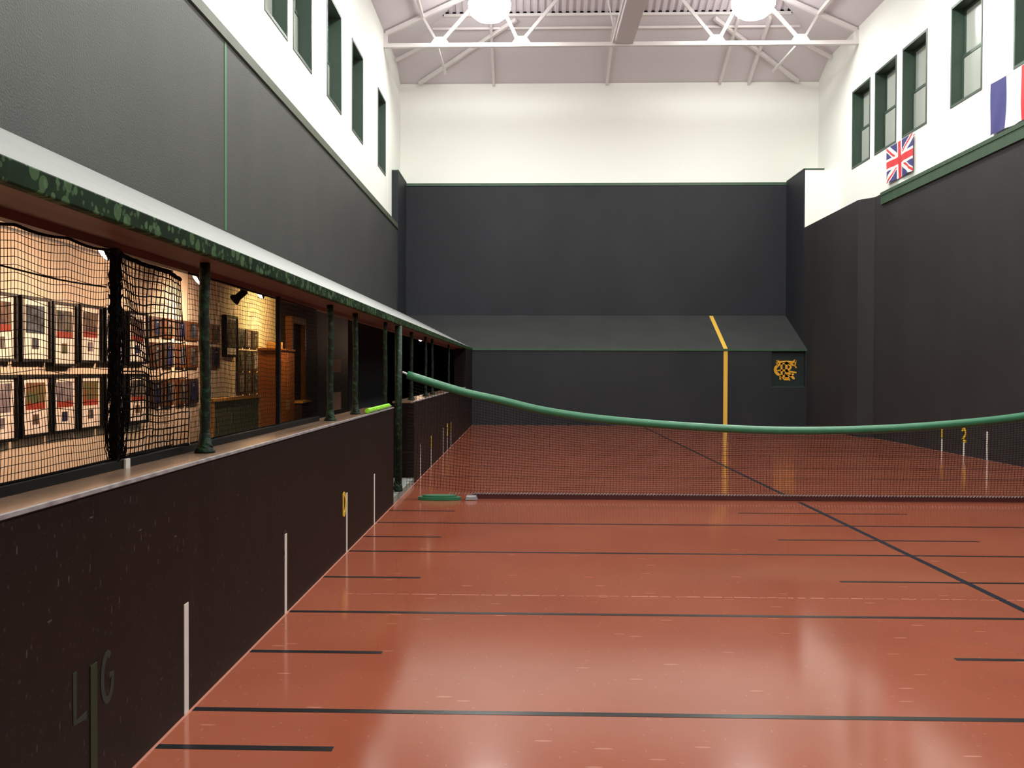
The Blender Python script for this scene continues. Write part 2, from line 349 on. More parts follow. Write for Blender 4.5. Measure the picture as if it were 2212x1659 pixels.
# units below: about one pixel of a 50-wide drawing
st([(-20, 21), (-14, 18), (0, 19), (14, 18), (20, 22)], [5, 5, 5, 5, 5])      # T bar
st([(-20, 22), (-19, 10)], [3, 1.5]); st([(20, 22), (19, 10)], [4, 1.5])      # T serifs
st([(1, 19), (0, -17)], 5); st([(-5, -19), (6, -19)], 3)                      # T stem, foot
st(arc(-1, 2, 22, 14, 38, 322, 26), [2]+[4]*8+[6]*9+[4]*8+[3])                # C
st([(17, 12), (22, 6)], [2, 3])
st([(-10, 16), (-9, -14)], 4); st([(-14, -16), (-4, -16)], 3)                 # R stem
st(arc(-2, 8, 12, 7, 95, -90, 14), 4)                                         # R bowl
st([(0, 1), (8, -8), (16, -16), (18, -18)], [4, 5, 5, 2])                     # R leg
st([(-2, -8), (4, -14), (8, -21)], [4, 4, 2]); st([(-14, -10), (-9, -17), (-13, -19)], [3, 3, 2])
st([(-20, 0), (-8, 1), (8, -2), (22, -4)], [2, 4, 4, 3])
mono.build('monogram', M['gold'], gr)

# ------------------------------------------------------------------ upper left wall, cornice
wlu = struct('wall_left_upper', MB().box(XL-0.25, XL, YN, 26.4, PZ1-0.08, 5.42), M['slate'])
MB().box(XL, XL+0.006, 11.28, 11.35, 3.16, 5.40).build('green_net_line', M['linegreen'], wlu)
struct('trim_7', MB().box(XL-0.16, XL+0.03, YN, 26.4, 5.42, 5.55), M['olive'])
struct('wall_left_end_bay', MB().box(XL-0.25, XL+0.03, 26.4, YE, 0.08, 7.02), M['slate_end'])
struct('trim_8', MB().box(XL-0.15, XL+0.04, 26.4, YE, 7.02, 7.05), M['green'])
# cream back wall of the gallery under the penthouse
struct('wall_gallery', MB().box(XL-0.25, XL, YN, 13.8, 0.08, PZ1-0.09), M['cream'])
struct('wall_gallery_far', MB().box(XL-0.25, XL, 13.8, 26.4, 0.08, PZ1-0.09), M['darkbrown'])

# ------------------------------------------------------------------ end wall
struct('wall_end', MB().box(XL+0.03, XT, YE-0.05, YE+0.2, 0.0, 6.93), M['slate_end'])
struct('trim_9', MB().box(XL+0.03, XT, YE-0.07, YE+0.2, 6.93, 7.01), M['green'])
struct('wall_end_white', MB().box(XWL, XWR, YE+0.02, YE+0.25, 7.01, 9.95), M['white'])

# ------------------------------------------------------------------ right side
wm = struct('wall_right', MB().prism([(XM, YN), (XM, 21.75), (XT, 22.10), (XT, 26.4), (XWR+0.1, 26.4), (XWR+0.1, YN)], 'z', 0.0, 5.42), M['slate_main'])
struct('trim_10', MB().box(XM-0.035, XM-0.001, YN, 21.3, 5.17, 5.43).box(XM-0.05, XM-0.001, YN, 21.3, 5.36, 5.43), M['green'])
struct('wall_right_end_bay', MB().box(XT, XT+0.03, 26.4, YE-0.05, 0.0, 7.02), M['slate_end'])
struct('wall_right_end_block', MB().box(XT+0.03, XWR, 26.4, YE+0.02, 0.0, 7.01), M['white'])
struct('trim_11', MB().box(XT-0.01, XT+0.55, 26.38, YE-0.05, 7.02, 7.045), M['green'])
for y, k in ((18.17, '1'), (17.27, '2'), (16.41, '')):
    MB().box(XM-0.003, XM, y-0.025, y+0.025, 0.0, 0.24 if k else 0.49).build('chase_marker', M['whitepaint'], wm)
    mb = MB()
    if k == '1': ribbon(mb, [(0, 0), (0, 0.20)], 0.05, on_right(y, 0.255))
    elif k == '2': ribbon(mb, arc(0.0, 0.165, 0.07, 0.065, 160, -45, 14)+[(-0.075, 0.02), (-0.02, 0.035), (0.04, 0.01), (0.085, 0.02)], 0.05, on_right(y, 0.245))
    if k: mb.build('chase_number', M['yellow'], wm)

# white clerestory walls with real window openings
WIN_R = [(24.0, 25.3), (22.32, 23.68), (20.64, 21.97), (18.17, 19.5), (15.7, 17.01), (12.4, 13.7)]
WIN_L = [(23.92, 25.22), (20.36, 21.72), (17.80, 19.18), (15.22, 16.54), (13.55, 14.87), (11.0, 12.3)]
def pierced(x0, x1, wins, z0, z1, zb, zt):
    mb = MB(); ys = sorted(wins); y = YN
    mb.box(x0, x1, YN, YE+0.02, z0, zb).box(x0, x1, YN, YE+0.02, zt, z1)
    for a, b_ in ys: mb.box(x0, x1, y, a, zb, zt); y = b_
    mb.box(x0, x1, y, YE+0.02, zb, zt)
    return mb
LZ0, LZ1, RZ0, RZ1 = 6.63, 8.60, 6.78, 8.80
struct('wall_left_white', pierced(XWL-0.35, XWL, WIN_L, 5.55, 10.35, LZ0, LZ1), M['white'])
struct('wall_right_white', pierced(XWR, XWR+0.35, WIN_R, 5.42, 10.35, RZ0, RZ1), M['white'])
wn = 0
def window(xf, sgn, a, b_, z0, z1):
    """sash window: xf wall face, sgn +1 if the wall lies at larger x"""
    global wn; wn += 1
    def bx(mb, d0, d1, y0, y1, za, zb):
        xa, xb = sorted((xf+sgn*d0, xf+sgn*d1)); mb.box(xa, xb, y0, y1, za, zb)
    o = MB()
    t = 0.05
    bx(o, -0.012, 0.33, a, a+t, z0, z1); bx(o, -0.012, 0.33, b_-t, b_, z0, z1)
    bx(o, -0.012, 0.33, a+t, b_-t, z0, z0+t); bx(o, -0.012, 0.33, a+t, b_-t, z1-t, z1)
    fr = struct('window_%d' % wn, o, M['wingreen'])
    zm = (z0+z1)/2
    for (za, zb, d) in ((z0+t, zm+0.03, 0.20), (zm-0.03, z1-t, 0.24)):
        s_ = MB(); r = 0.06
        bx(s_, d, d+0.035, a+t, a+t+r, za, zb); bx(s_, d, d+0.035, b_-t-r, b_-t, za, zb)
        bx(s_, d, d+0.035, a+t+r, b_-t-r, za, za+r); bx(s_, d, d+0.035, a+t+r, b_-t-r, zb-r, zb)
        so = s_.build('sash', M['wingreen'], fr)
        p_ = MB(); bx(p_, d+0.012, d+0.020, a+t+r, b_-t-r, za+r, zb-r); p_.build('pane', M['pane'], so)
for a, b_ in WIN_R: window(XWR, 1, a, b_, RZ0, RZ1)
for a, b_ in WIN_L: window(XWL, -1, a, b_, LZ0, LZ1)

struct('wall_near', MB().box(XWL-0.3, XWR+0.3, YN-0.2, YN, -0.1, 6.0), M['slate'])
struct('wall_near_white', MB().box(XWL-0.3, XWR+0.3, YN-0.2, YN, 6.0, 13.4), M['white'])

# ------------------------------------------------------------------ roof
XR0 = 2.375; ZS, ZE_ = 10.35, 9.95; SS, SE = 0.46, 0.42
YT = YE+0.05
zr = ZS+SS*(XR0-XWL)
yh0 = YT-(ZS-ZE_)/SE; yh1 = YT-(zr-ZE_)/SE
th = 2.55; zh = ZE_+SE*th; yh = YT-th; xh = XWL+(zh-ZS)/SS; xh2 = XWR-(zh-ZS)/SS
cl = MB()
cl.poly([(XWL, YN, ZS), (XWL, yh0, ZS), (XR0, yh1, zr), (XR0, YN, zr)])
cl.poly([(XWR, YN, ZS), (XR0, YN, zr), (XR0, yh1, zr), (XWR, yh0, ZS)])
cl.poly([(XWL, YT, ZE_), (XWR, YT, ZE_), (XWR, yh0, ZS), (xh2, yh, zh), (xh, yh, zh), (XWL, yh0, ZS)])
ceil = struct('ceiling', cl, M['ceil'])
# corrugated deck above the header
dk = MB(); p0 = 0.0; xs = []
x = xh
while x < xh2-0.05:
    xs += [(x, 0.0), (x+0.07, 0.0), (x+0.095, 0.055), (x+0.165, 0.055)]; x += 0.19
def dz(t): return ZE_+SE*t+0.05
for (xa, ha), (xb, hb) in zip(xs[:-1], xs[1:]):
    t1 = th+2.0
    dk.quad((xa, yh+0.03, dz(th)+ha), (xb, yh+0.03, dz(th)+hb), (xb, YT-t1, dz(t1)+hb), (xa, YT-t1, dz(t1)+ha))
dk.build('corrugated_deck', M['ceil'], ceil)
def raf(a, b_, wd=0.07, ht=0.13, name='rafter'): return MB().bar(a, b_, wd, ht).build(name, M['steel'], ceil)
MB().box(xh+0.05, xh2-0.05, yh-0.05, yh+0.05, zh-0.04, zh+0.03).build('header_beam', M['steel'], ceil)
raf((xh-0.3, yh+0.40, zh-0.21), (xh2+0.3, yh+0.40, zh-0.21), 0.05, 0.06, 'purlin')
for x in (-0.99, 2.33, 5.62, 6.46): raf((x, YT-0.05, ZE_-0.03), (x, yh+0.05, zh-0.08))
for s_, x in ((1, -3.18), (-1, 7.86)):
    raf((x, YT-0.15, ZE_-0.02), (x+s_*2.87, yh+0.06, zh-0.1), 0.08, 0.10)
for x, s_ in ((XWL, 1), (XWR, -1)): raf((x+s_*0.02, 27.0, ZS-0.10), (x+s_*1.35, 26.6, ZS+SS*1.1-0.10), 0.07, 0.08)
for s_, x in ((1, XWL+1.02), (-1, XWR-1.02)): raf((x, YN, ZS+SS*1.02-0.12), (x, 24.85, ZS+SS*1.02-0.12), 0.07, 0.10, 'purlin')

# truss
tr = thing('roof_truss', 'white painted steel roof truss spanning the court below the lamps', 'truss', (XR0, 24.9, 9.95))
TY = 24.9
MB().box(XWL, XWR, TY-0.06, TY+0.06, 9.90, 10.0).build('bottom_chord', M['steel'], tr)
ap = (XR0, TY, 13.02)
for s_, x in ((1, XWL+0.06), (-1, XWR-0.06)): MB().bar((x, TY, 10.27), ap, 0.10, 0.10).build('top_chord', M['steel'], tr)
for x in (XWL+0.05, XWR-0.05): MB().box(x-0.05, x+0.05, TY-0.04, TY+0.04, 10.0, 10.28).build('end_stub', M['steel'], tr)
webs = [((-2.31, 9.98), (-2.73, 10.70)), ((-2.31, 9.98), (-0.93, 11.50)), ((-0.21, 9.98), (-0.93, 11.50)), ((-0.21, 9.98), (2.30, 12.95)),
        ((4.90, 9.98), (2.45, 12.95)), ((4.90, 9.98), (5.70, 11.50)), ((7.06, 9.98), (5.70, 11.50)), ((7.06, 9.98), (7.48, 10.70))]
for a, b_ in webs: MB().bar((a[0], TY, a[1]), (b_[0], TY, b_[1]), 0.06, 0.085 if abs(a[0]-b_[0]) > 0.5 else 0.06).build('web_strut', M['steel'], tr)
for x in (-2.28, -0.16, 4.86, 7.02): MB().prism([(x-0.24, 10.0), (x+0.24, 10.0), (x+0.12, 10.17), (x-0.12, 10.17)], 'y', TY-0.045, TY+0.045).build('gusset_plate', M['steel'], tr)
for x in (-2.36, 7.0): MB().bar((x, TY+0.07, 9.97), (x, 27.55, 9.97+0.08), 0.06, 0.06).build('brace', M['steel'], tr)
bb = thing('box_beam', 'long mauve grey box beam running along the middle of the roof to the truss', 'beam', (2.5, 12, 10.0))
MB().box(2.27, 2.72, YN, TY-0.07, 9.94, 10.34).build('beam_body', M['ceil'], bb)
MB().tube([(2.20, YN, 9.98), (2.20, TY-0.07, 9.98)], 0.03, 8).build('conduit', M['steel'], bb)
MB().bar((2.16, 24.3, 10.22), (1.80, 23.6, 11.4), 0.03, 0.03).build('hanger', M['steel'], bb)

# ------------------------------------------------------------------ high-bay lamps
def highbay(x, y, z, label, group=None, power=1.0):
    t = thing('high_bay_lamp', label, 'lamp', (x, y, z), group)
    MB().lathe([(0.02, 0.42), (0.14, 0.42), (0.15, 0.28), (0.30, 0.20), (0.50, 0.06), (0.52, 0.0), (0.50, 0.0), (0.28, 0.17), (0.02, 0.24)][::-1], (x, y, z+0.12), 32).build('reflector', M['steel'], t, smooth=True)
    MB().lathe([(0.50, 0.14), (0.54, 0.02), (0.53, -0.12), (0.46, -0.26), (0.32, -0.37), (0.14, -0.43), (0.02, -0.44)], (x, y, z), 32).build('diffuser', M['lamp'], t, smooth=True)  # wider than the real globe, the lamp's glare is built into its size
    MB().tube([(x, y, z+0.53), (x, y, z+0.8)], 0.015, 8).build('hanging_rod', M['metal'], t)
    ld = bpy.data.lights.new('lamp_light', 'AREA'); ld.shape = 'DISK'; ld.size = 0.9; ld.energy = LAMP_W*power; ld.color = (0.97, 1.0, 0.93)
    lo = bpy.data.objects.new('lamp_light', ld); C.objects.link(lo); lo.location = (x, y, z-0.47)
    lo.parent = t; lo.matrix_parent_inverse = Matrix.Translation(t.location).inverted()
    return t
highbay(-0.96, 24.15, 10.72, 'glowing round high bay lamp hanging left of the long box beam at the truss', power=0.75)
highbay(5.64, 24.15, 10.74, 'glowing round high bay lamp hanging right of the long box beam at the truss', power=0.75)
for y in (18.3, 12.4, 6.5, 0.6):
    for x in (-0.96, 5.64): highbay(x, y, 10.74, 'glowing round high bay lamp above the nearer court, out of view', 'high bay lamps over the near court')

# ------------------------------------------------------------------ court net
cn = thing('court_net', 'dark mesh court net sagging under a thick green padded band across the court', 'net', (3.1, NETY, 0))
NP = [(-1.43, 1.455), (-0.74, 1.245), (-0.31, 1.15), (0.18, 1.035), (0.88, 0.935), (1.96, 0.85), (3.02, 0.81), (4.09, 0.835), (5.03, 0.905), (5.73, 0.99), (6.8, 1.19), (7.79, 1.45)]
def ntop(x):
    i = 0
    while i < len(NP)-2 and x > NP[i+1][0]: i += 1
    # Catmull-Rom style smoothing
    p0 = NP[max(i-1, 0)]; p1 = NP[i]; p2 = NP[i+1]; p3 = NP[min(i+2, len(NP)-1)]
    t = (x-p1[0])/(p2[0]-p1[0]); h = p2[0]-p1[0]
    m1 = (p2[1]-p0[1])/(p2[0]-p0[0])*h if p2[0] != p0[0] else 0; m2 = (p3[1]-p1[1])/(p3[0]-p1[0])*h
    return (2*t**3-3*t*t+1)*p1[1]+(t**3-2*t*t+t)*m1+(-2*t**3+3*t*t)*p2[1]+(t**3-t*t)*m2
xs = [-1.395+9.185*i/90 for i in range(91)]
MB().tube([(x, NETY, ntop(x)) for x in xs], 0.047, 14).build('top_band', M['band'], cn, smooth=True)
MB().tube([(-1.453, NETY, 1.475), (-1.39, NETY, 1.448)], 0.014, 8).build('headline_cable', M['metal'], cn)
nm = MB(); cr = 0.0024
nx = 256
def nbot(x): return 0.055+0.06*max(0, min(1, (-0.6-x)/0.7))
def wob(x, f): return 0.012*math.sin(x*5.1+f*2)*f*(1-f)*4
for i in range(nx+1):
    x = -1.38+9.15*i/nx; T = ntop(x)-0.02; B = nbot(x)
    nm.tube([(x+0.012*math.sin(3*f+x)+0.02*(f-0.5), NETY+wob(x, f), B+(T-B)*f) for f in (0, .2, .4, .6, .8, 1)], cr, 3, cap=False)
for k in range(1, 34):
    f = k/34
    nm.tube([(x+0.012*math.sin(3*f+x), NETY+wob(x, f), nbot(x)+(ntop(x)-0.02-nbot(x))*f) for x in xs], cr, 3, cap=False)
nm.build('netting', M['cord'], cn)
MB().box(-0.62, XM-0.02, NETY-0.03, NETY+0.03, 0.002, 0.058).build('bottom_weight', M['maroon'], cn)
lc = MB(); x = -0.9
while x < 7.7:
    lc.bar((x, NETY-0.033, 0.050), (x+0.018, NETY-0.033, 0.072), 0.006, 0.008); x += 0.036
lc.build('lacing', M['nosing'], cn)
npst = thing('net_post', 'tall dark green wrapped post holding the end of the court net', 'post', (-1.50, NETY, 0.075))
MB().tube([(-1.50, NETY, 0.08), (-1.50, NETY, 2.02)], 0.042, 16).build('pole', M['postgreen'], npst, smooth=True)
bs = MB()
for i in range(7):
    a = i*0.9; bs.tube([(-1.505+0.040*math.cos(a+k*0.6)*(1+0.08*k), NETY+0.040*math.sin(a+k*0.6)*(1+0.08*k), 0.20-0.035*k) for k in range(4)], 0.008, 6)
bs.lathe([(0.052, 0.0), (0.052, 0.012), (0.05, 0.05), (0.044, 0.09)], (-1.50, NETY, 0.077), 16)
bs.build('rope_wrapping', M['postgreen'], npst, smooth=True)
tag(MB().prism([(-1.0+0.25*math.cos(a*PI/16), NETY-0.15+0.10*math.sin(a*PI/16)) for a in range(32)], 'z', 0.002, 0.035).prism([(-1.0+0.20*math.cos(a*PI/16), NETY-0.15+0.075*math.sin(a*PI/16)) for a in range(32)], 'z', 0.035, 0.055).build('green_pad', M['band']),
    'flat round green pad on the red floor at the foot of the net post', 'pad')
tag(MB().prism([(-0.70, 0.002), (-0.56, 0.002), (-0.58, 0.045), (-0.69, 0.045)], 'y', NETY-0.20, NETY-0.05).build('grey_block', M['nosing'], bevel=0.005),
    'small pale grey block on the floor beside the flat green pad', 'block')

# ------------------------------------------------------------------ gallery posts and rail
def gpost(y, z0, label, x=-1.60, r=0.026, foot=True):
    t = thing('gallery_post', label, 'post', (x, y, z0), 'green posts of the side galleries')
    pts = []; rr = []
    for k in range(25):
        f = k/24; pts.append((x+0.002*math.sin(9*f+y), y+0.002*math.cos(7*f+y), z0+0.001+(2.028-z0)*f)); rr.append(r*(1+0.07*math.sin(k*2.1+y)))
    MB().tube(pts, rr, 14).build('pole', M['postgreen'], t, smooth=True)
    if foot:
        f_ = MB().lathe([(r*2.0, 0.0), (r*1.9, 0.012), (r*1.35, 0.03), (r*1.1, 0.09), (r*0.9, 0.10)], (x, y, z0), 14)
        for i in range(5): a = 1.3*i; f_.tube([(x+r*math.cos(a+k)*(1.15+0.25*k), y+r*math.sin(a+k)*(1.15+0.25*k), z0+0.05-0.018*k) for k in range(3)], 0.006, 5)
        f_.build('base_wrapping', M['postgreen'], t, smooth=True)
gpost(4.70, 1.085, 'thick mottled green gallery post, nearest one, right of the bunched coarse net')
gpost(7.74, 1.085, 'mottled green gallery post at the far end of the dark fine netting')
gpost(8.88, 1.085, 'mottled green gallery post left of the black hanging curtain')
gpost(10.50, 1.085, 'thin green gallery post at the wall end, by the tip of the lime stick', x=-1.56, r=0.022, foot=False)
gpost(13.22, 1.085, 'green gallery post just beyond the tall net post')
gpost(15.10, 1.085, 'thin dark gallery post behind the net, second beyond the net post', r=0.022)
gpost(16.15, 1.085, 'thin dark gallery post behind the net, third beyond the net post', r=0.022)
gpost(19.60, 1.085, 'thin grey green gallery post farthest down the side gallery', r=0.022)
XN = -1.70
rl = thing('gallery_rail', 'black rail along the wall ledge holding the side nets', 'rail', (XN, 3.5, 1.085))
MB().box(XN-0.018, XN+0.018, 0.4, 7.72, 1.086, 1.124).build('rail_bar', M['black'], rl, bevel=0.004)
tag(MB().box(XN+0.018, XN+0.030, 3.93, 3.975, 1.082, 1.125).build('white_clip', M['whitepaint'], bevel=0.003), 'small white clip on the black rail below the gathered net', 'clip')
fposts = []
for y, lb in ((3.90, 'narrow black net frame post with gathered netting, left of the coarse net'), (6.49, 'narrow black net frame post between the two fine side nets')):
    MB_ = MB().box(XN-0.014, XN+0.014, y-0.018, y+0.018, 1.125, 2.0)
    fposts.append(tag(MB_.build('frame_post', M['black']), lb, 'post'))

# ------------------------------------------------------------------ side nets
def side_net(name, label, y0, y1, cy, cz, r, border, m='blackcord', zb=1.128, ztf=lambda y: 1.985, amp=0.012, loose=0.0, x=XN, seed=1):
    t = thing(name, label, 'net', (x, (y0+y1)/2, zb))
    rnd = random.Random(seed)
    nyy = max(2, int(round((y1-y0)/cy))); nz = int(round((1.99-zb)/cz))
    ph = [rnd.uniform(0, 6.28) for _ in range(6)]
    def P(i, k):
        u = i/nyy; v = k/nz; y = y0+(y1-y0)*u; zt = ztf(y)
        e = 4*v*(1-v)
        z = zb+(zt-zb)*v+amp*0.9*math.sin(y*6+ph[0]+v*3)*e+amp*0.5*math.sin(y*17+ph[1]+v*5)*e
        yy = y+amp*0.5*math.sin(v*9+ph[2]+y*4)*(0.3+4*u*(1-u))
        if loose:
            z += loose*math.sin(5*u+ph[3]+4*v)*e*0.5-loose*(1-u)*e*0.6*math.sin(PI*v)
            yy += loose*math.sin(6*v+ph[4]+5*u)*4*u*(1-u)
            z += rnd.uniform(-1, 1)*loose*0.10; yy += rnd.uniform(-1, 1)*loose*0.10
        return (x+amp*math.sin(y*3+v*4+ph[5])+ (loose*0.4*math.sin(7*u+3*v) if loose else 0), yy, z)
    g = [[P(i, k) for k in range(nz+1)] for i in range(nyy+1)]
    mb = MB()
    st_ = 3 if not loose else 1
    for i in range(nyy+1): 
        ks = list(range(0, nz+1, st_));  ks = ks if ks[-1] == nz else ks+[nz]
        mb.tube([g[i][k] for k in ks], r, 3, cap=False)
    for k in range(nz+1): mb.tube([g[i][k] for i in range(nyy+1)], r*(1.35 if loose else 1.15), 3, cap=False)
    mb.build('netting', M[m], t)
    MB().tube([g[i][nz] for i in range(nyy+1)], border, 6).build('top_rope', M[m], t)
    MB().tube([g[i][0] for i in range(nyy+1)], border*0.8, 6).build('bottom_rope', M[m], t)
    return t
def slack(y): return 1.985-0.012*abs(math.sin(y*9))-0.02*max(0, (3.3-y))
n1 = side_net('side_net', 'wide fine black net in front of the lit framed pictures, nearest panel', 0.6, 3.87, 0.0215, 0.0275, 0.00135, 0.006, ztf=slack, seed=2)
MB().tube([(XN+0.006, y, 1.83+0.006*math.sin(y*5)) for y in [0.6+0.1*i for i in range(33)]], 0.0035, 6).build('net_cord', M['blackcord'], n1)
n2 = side_net('side_net', 'bunched coarse black net hanging loosely between the black post and green post', 3.93, 4.69, 0.038, 0.034, 0.0027, 0.010, amp=0.012, loose=0.032, seed=5, ztf=lambda y: 1.985-0.05*(y-3.93))
side_net('side_net', 'fine black net stretched behind the bunched coarse net', 3.93, 4.665, 0.022, 0.0275, 0.0009, 0.003, x=XN-0.05, seed=8, amp=0.006)
side_net('side_net', 'fine black net between the green post and second black post, by the wooden bench', 4.76, 6.46, 0.022, 0.027, 0.0013, 0.005, seed=3, amp=0.008)
side_net('side_net', 'fine black net in front of the dark end of the gallery', 6.52, 7.70, 0.024, 0.029, 0.0012, 0.004, seed=4, amp=0.008)
# netting gathered around the black frame post
gt = MB(); rnd = random.Random(11)
for i in range(26):
    a = rnd.uniform(0, 6.28); rr = rnd.uniform(0.006, 0.022); z = 1.13; pts = []
    while z < 1.985:
        bulge = 1+1.3*math.exp(-((z-1.25)/0.16)**2)+0.5*math.exp(-((z-1.6)/0.1)**2)
        pts.append((XN+rr*math.cos(a)*bulge, 3.90+rr*math.sin(a)*bulge, z)); a += rnd.uniform(-0.8, 0.9); z += rnd.uniform(0.02, 0.06)
    gt.tube(pts, 0.0022, 4, cap=False)
for i in range(16):
    z = 1.14+0.05*i; gt.tube([(XN+0.026*math.cos(b_), 3.90+0.03*math.sin(b_), z+0.02*math.sin(b_*2+i)) for b_ in [k*0.5 for k in range(14)]], 0.003, 4, cap=False)
gt.build('gathered_netting', M['blackcord'], fposts[0])

# ------------------------------------------------------------------ gallery contents
def spot(x, y, z, label, aim, power=SPOT_W, col=(1.0, 0.65, 0.43), sz=1.0):
    t = thing('gallery_spotlight', label, 'spotlight', (x, y, z), 'spotlights in the side gallery')
    d = Vector(aim).normalized(); c = Vector((x, y, z))
    MB().lathe([(0.018, -0.16), (0.034, -0.155), (0.036, -0.05), (0.056, -0.01), (0.056, 0.0), (0.052, 0.0), (0.050, -0.012), (0.01, -0.013)], c, 20, d).build('housing', M['black'], t, smooth=True)
    MB().lathe([(0.050, -0.010), (0.050, -0.001), (0.03, 0.006), (0.002, 0.008)], c, 20, d).build('lens', M['spotglow'], t, smooth=True)
    cz = PZ0+(PZ1-PZ0)*(XPF-x)/(XPF-XL)-0.075
    s_ = c-d*0.10
    MB().tube([s_, (s_.x, s_.y, cz)], 0.012, 8).build('stem', M['black'], t)
    if power:
        ld = bpy.data.lights.new('spot_light', 'SPOT'); ld.energy = power*10; ld.spot_size = math.radians(150); ld.spot_blend = 0.9; ld.shadow_soft_size = 0.04; ld.color = col
        lo = bpy.data.objects.new('spot_light', ld); C.objects.link(lo)
        lo.matrix_world = Matrix.Translation(c+d*0.01) @ d.to_track_quat('-Z', 'Y').to_matrix().to_4x4()
        lo.parent = t; lo.matrix_parent_inverse = Matrix.Translation(t.location).inverted()
    return t
spot(-2.40, 5.33, 2.16, 'black gallery spotlight with bright lens left of the narrow black frame post', (-0.68, -0.46, -0.50))
spot(-2.40, 6.86, 2.16, 'black gallery spotlight glowing just left of the thick green post', (-0.68, -0.40, -0.5))
spot(-2.40, 8.50, 2.18, 'black gallery spotlight with bright lens above the wooden bench', (-0.68, -0.45, -0.48))
spot(-2.40, 3.80, 2.18, 'black gallery spotlight over the nearest framed pictures, out of view', (-0.75, 0.1, -0.6))
spot(-2.75, 12.5, 2.36, 'added black spotlight turned to the wall for the warm pool by the wooden cabinet', (-0.9, 0.15, -0.3), SPOT_W*1.15, (1.0, 0.66, 0.24))  # added head, put in to throw the warm pool on the wall
spot(-2.95, 9.55, 2.20, 'brown gallery spotlight facing the wall, deep in the gallery above the plaques', (-0.75, 0.15, -0.55), SPOT_W*0.8)
spot(-2.40, 21.5, 2.20, 'single bright gallery spotlight in the dark far gallery, above the net', (-0.45, -0.85, -0.3), 1.5)

MB_ = MB().tube([(XL+0.02, 2.0, 2.47), (XL+0.02, 9.0, 2.47)], 0.011, 8)
tag(MB_.build('wall_conduit', M['metal']), 'thin metal conduit along the cream wall above the framed pictures', 'conduit')

def picture(y0, y1, z0, z1, pa, red, label, small=1):
    x = XL; d = 0.07
    t = thing('framed_picture', label, 'picture', (x, (y0+y1)/2, z0), 'framed pictures on the gallery wall')
    f = MB(); e = 0.022
    f.box(x, x+d, y0, y0+e, z0, z1).box(x, x+d, y1-e, y1, z0, z1).box(x, x+d, y0+e, y1-e, z0, z0+e).box(x, x+d, y0+e, y1-e, z1-e, z1)
    f.build('frame', M['black'], t)
    MB().box(x+0.002, x+0.050, y0+e, y1-e, z0+e, z1-e).build('mount', M['mat_paper'], t)
    w_ = y1-y0; h = z1-z0
    ya, yb = y0+w_*0.20, y1-w_*0.17; zt, zm, zb = z1-h*0.13, z1-h*0.46, z1-h*0.56
    if not red: zm = zb
    MB().box(x+0.050, x+0.053, ya, yb, zm, zt).build('photo_print', M[pa], t)
    if red: MB().box(x+0.050, x+0.053, ya, yb, zb, zm).build('photo_court_floor', M['print_red'], t)
    yc = (ya+yb)/2
    MB().box(x+0.050, x+0.053, yc-w_*0.11, yc+w_*0.11, z0+h*0.20, z0+h*0.36).build('small_print', M['print%d' % (small % 6)], t)
cols = [(6.14, 6.53), (6.58, 7.00), (7.03, 7.42), (7.46, 7.86), (7.91, 8.30), (8.38, 8.82), (5.68, 6.08), (5.22, 5.62), (4.76, 5.16)]
ords = ['fourth', 'fifth', 'sixth', 'seventh', 'eighth', 'ninth', 'third', 'second', 'first']
up_p = [(4, 1, 'brown and red picture cut by the left photo edge'), (1, 0, 'dark picture without a red strip'), (0, 1, 'dark picture over a bright red strip'), (4, 1, 'brown picture over an orange red strip'),
        (1, 0, 'picture hidden behind the black frame post'), (4, 1, 'brown picture behind the bunched net'), (0, 1, 'picture'), (1, 1, 'picture'), (3, 1, 'picture')]
lo_p = [(3, 0, 'mauve picture cut by the left photo edge'), (2, 1, 'orange and green picture over a red strip'), (3, 1, 'pale mauve picture over a red strip'), (2, 1, 'yellow brown picture over a red strip'),
        (0, 0, 'picture hidden behind the black frame post'), (0, 1, 'dark picture with red strip behind the bunched net'), (0, 1, 'picture'), (1, 1, 'picture'), (3, 1, 'picture')]
for i, (a, b_) in enumerate(cols[:6]):
    j = (0, 0.0, -0.03, 0.0, 0.0, 0.0)[i]
    p, r_, d_ = up_p[i]; picture(a, b_, 1.55+j, 2.02+j*0.3, 'print%d' % p, r_, 'upper row black framed %s' % d_, i)
    p, r_, d_ = lo_p[i]; picture(a, b_, 1.01 if i else 1.0, 1.46, 'print%d' % p, r_, 'lower row black framed %s' % d_, i+3)

def plaque(y0, y1, z0, z1, pa, label, wood=True):
    x = XL
    t = thing('wall_plaque', label, 'plaque', (x, (y0+y1)/2, z0), 'small brown plaques on the gallery wall')
    w_ = y1-y0; h = z1-z0
    MB().box(x, x+0.03, y0, y1, z0, z1).build('board', M['plaquewood' if wood else 'darkbrown'], t, bevel=0.003)
    MB().box(x+0.03, x+0.034, y0+w_*0.25, y1-w_*0.2, z0+h*0.12, z1-h*0.12).build('portrait_print', M[pa], t)
    MB().box(x+0.0345, x+0.036, y0+w_*0.42, y1-w_*0.4, z1-h*0.30, z1-h*0.2).build('brass_plate', M['metal'], t)
ys = [(9.00, 9.24), (9.32, 9.57), (9.68, 9.91), (9.96, 10.29), (10.73, 11.02)]
rows = [(1.81, 2.01, 'top'), (1.52, 1.76, 'middle'), (1.14, 1.40, 'bottom')]
cn_ = ['first', 'second', 'third', 'fourth', 'lone fifth']
for i, (a, b_) in enumerate(ys):
    for k, (za, zb, rn) in enumerate(rows):
        if i == 4 and k == 2: continue
        plaque(a, b_, za, zb, 'print%d' % ((5, 0, 5, 1, 0)[(i+k) % 5]), 'small brown plaque, %s column from the framed pictures, %s row' % (cn_[i], rn), wood=((i+k) % 3 != 2))
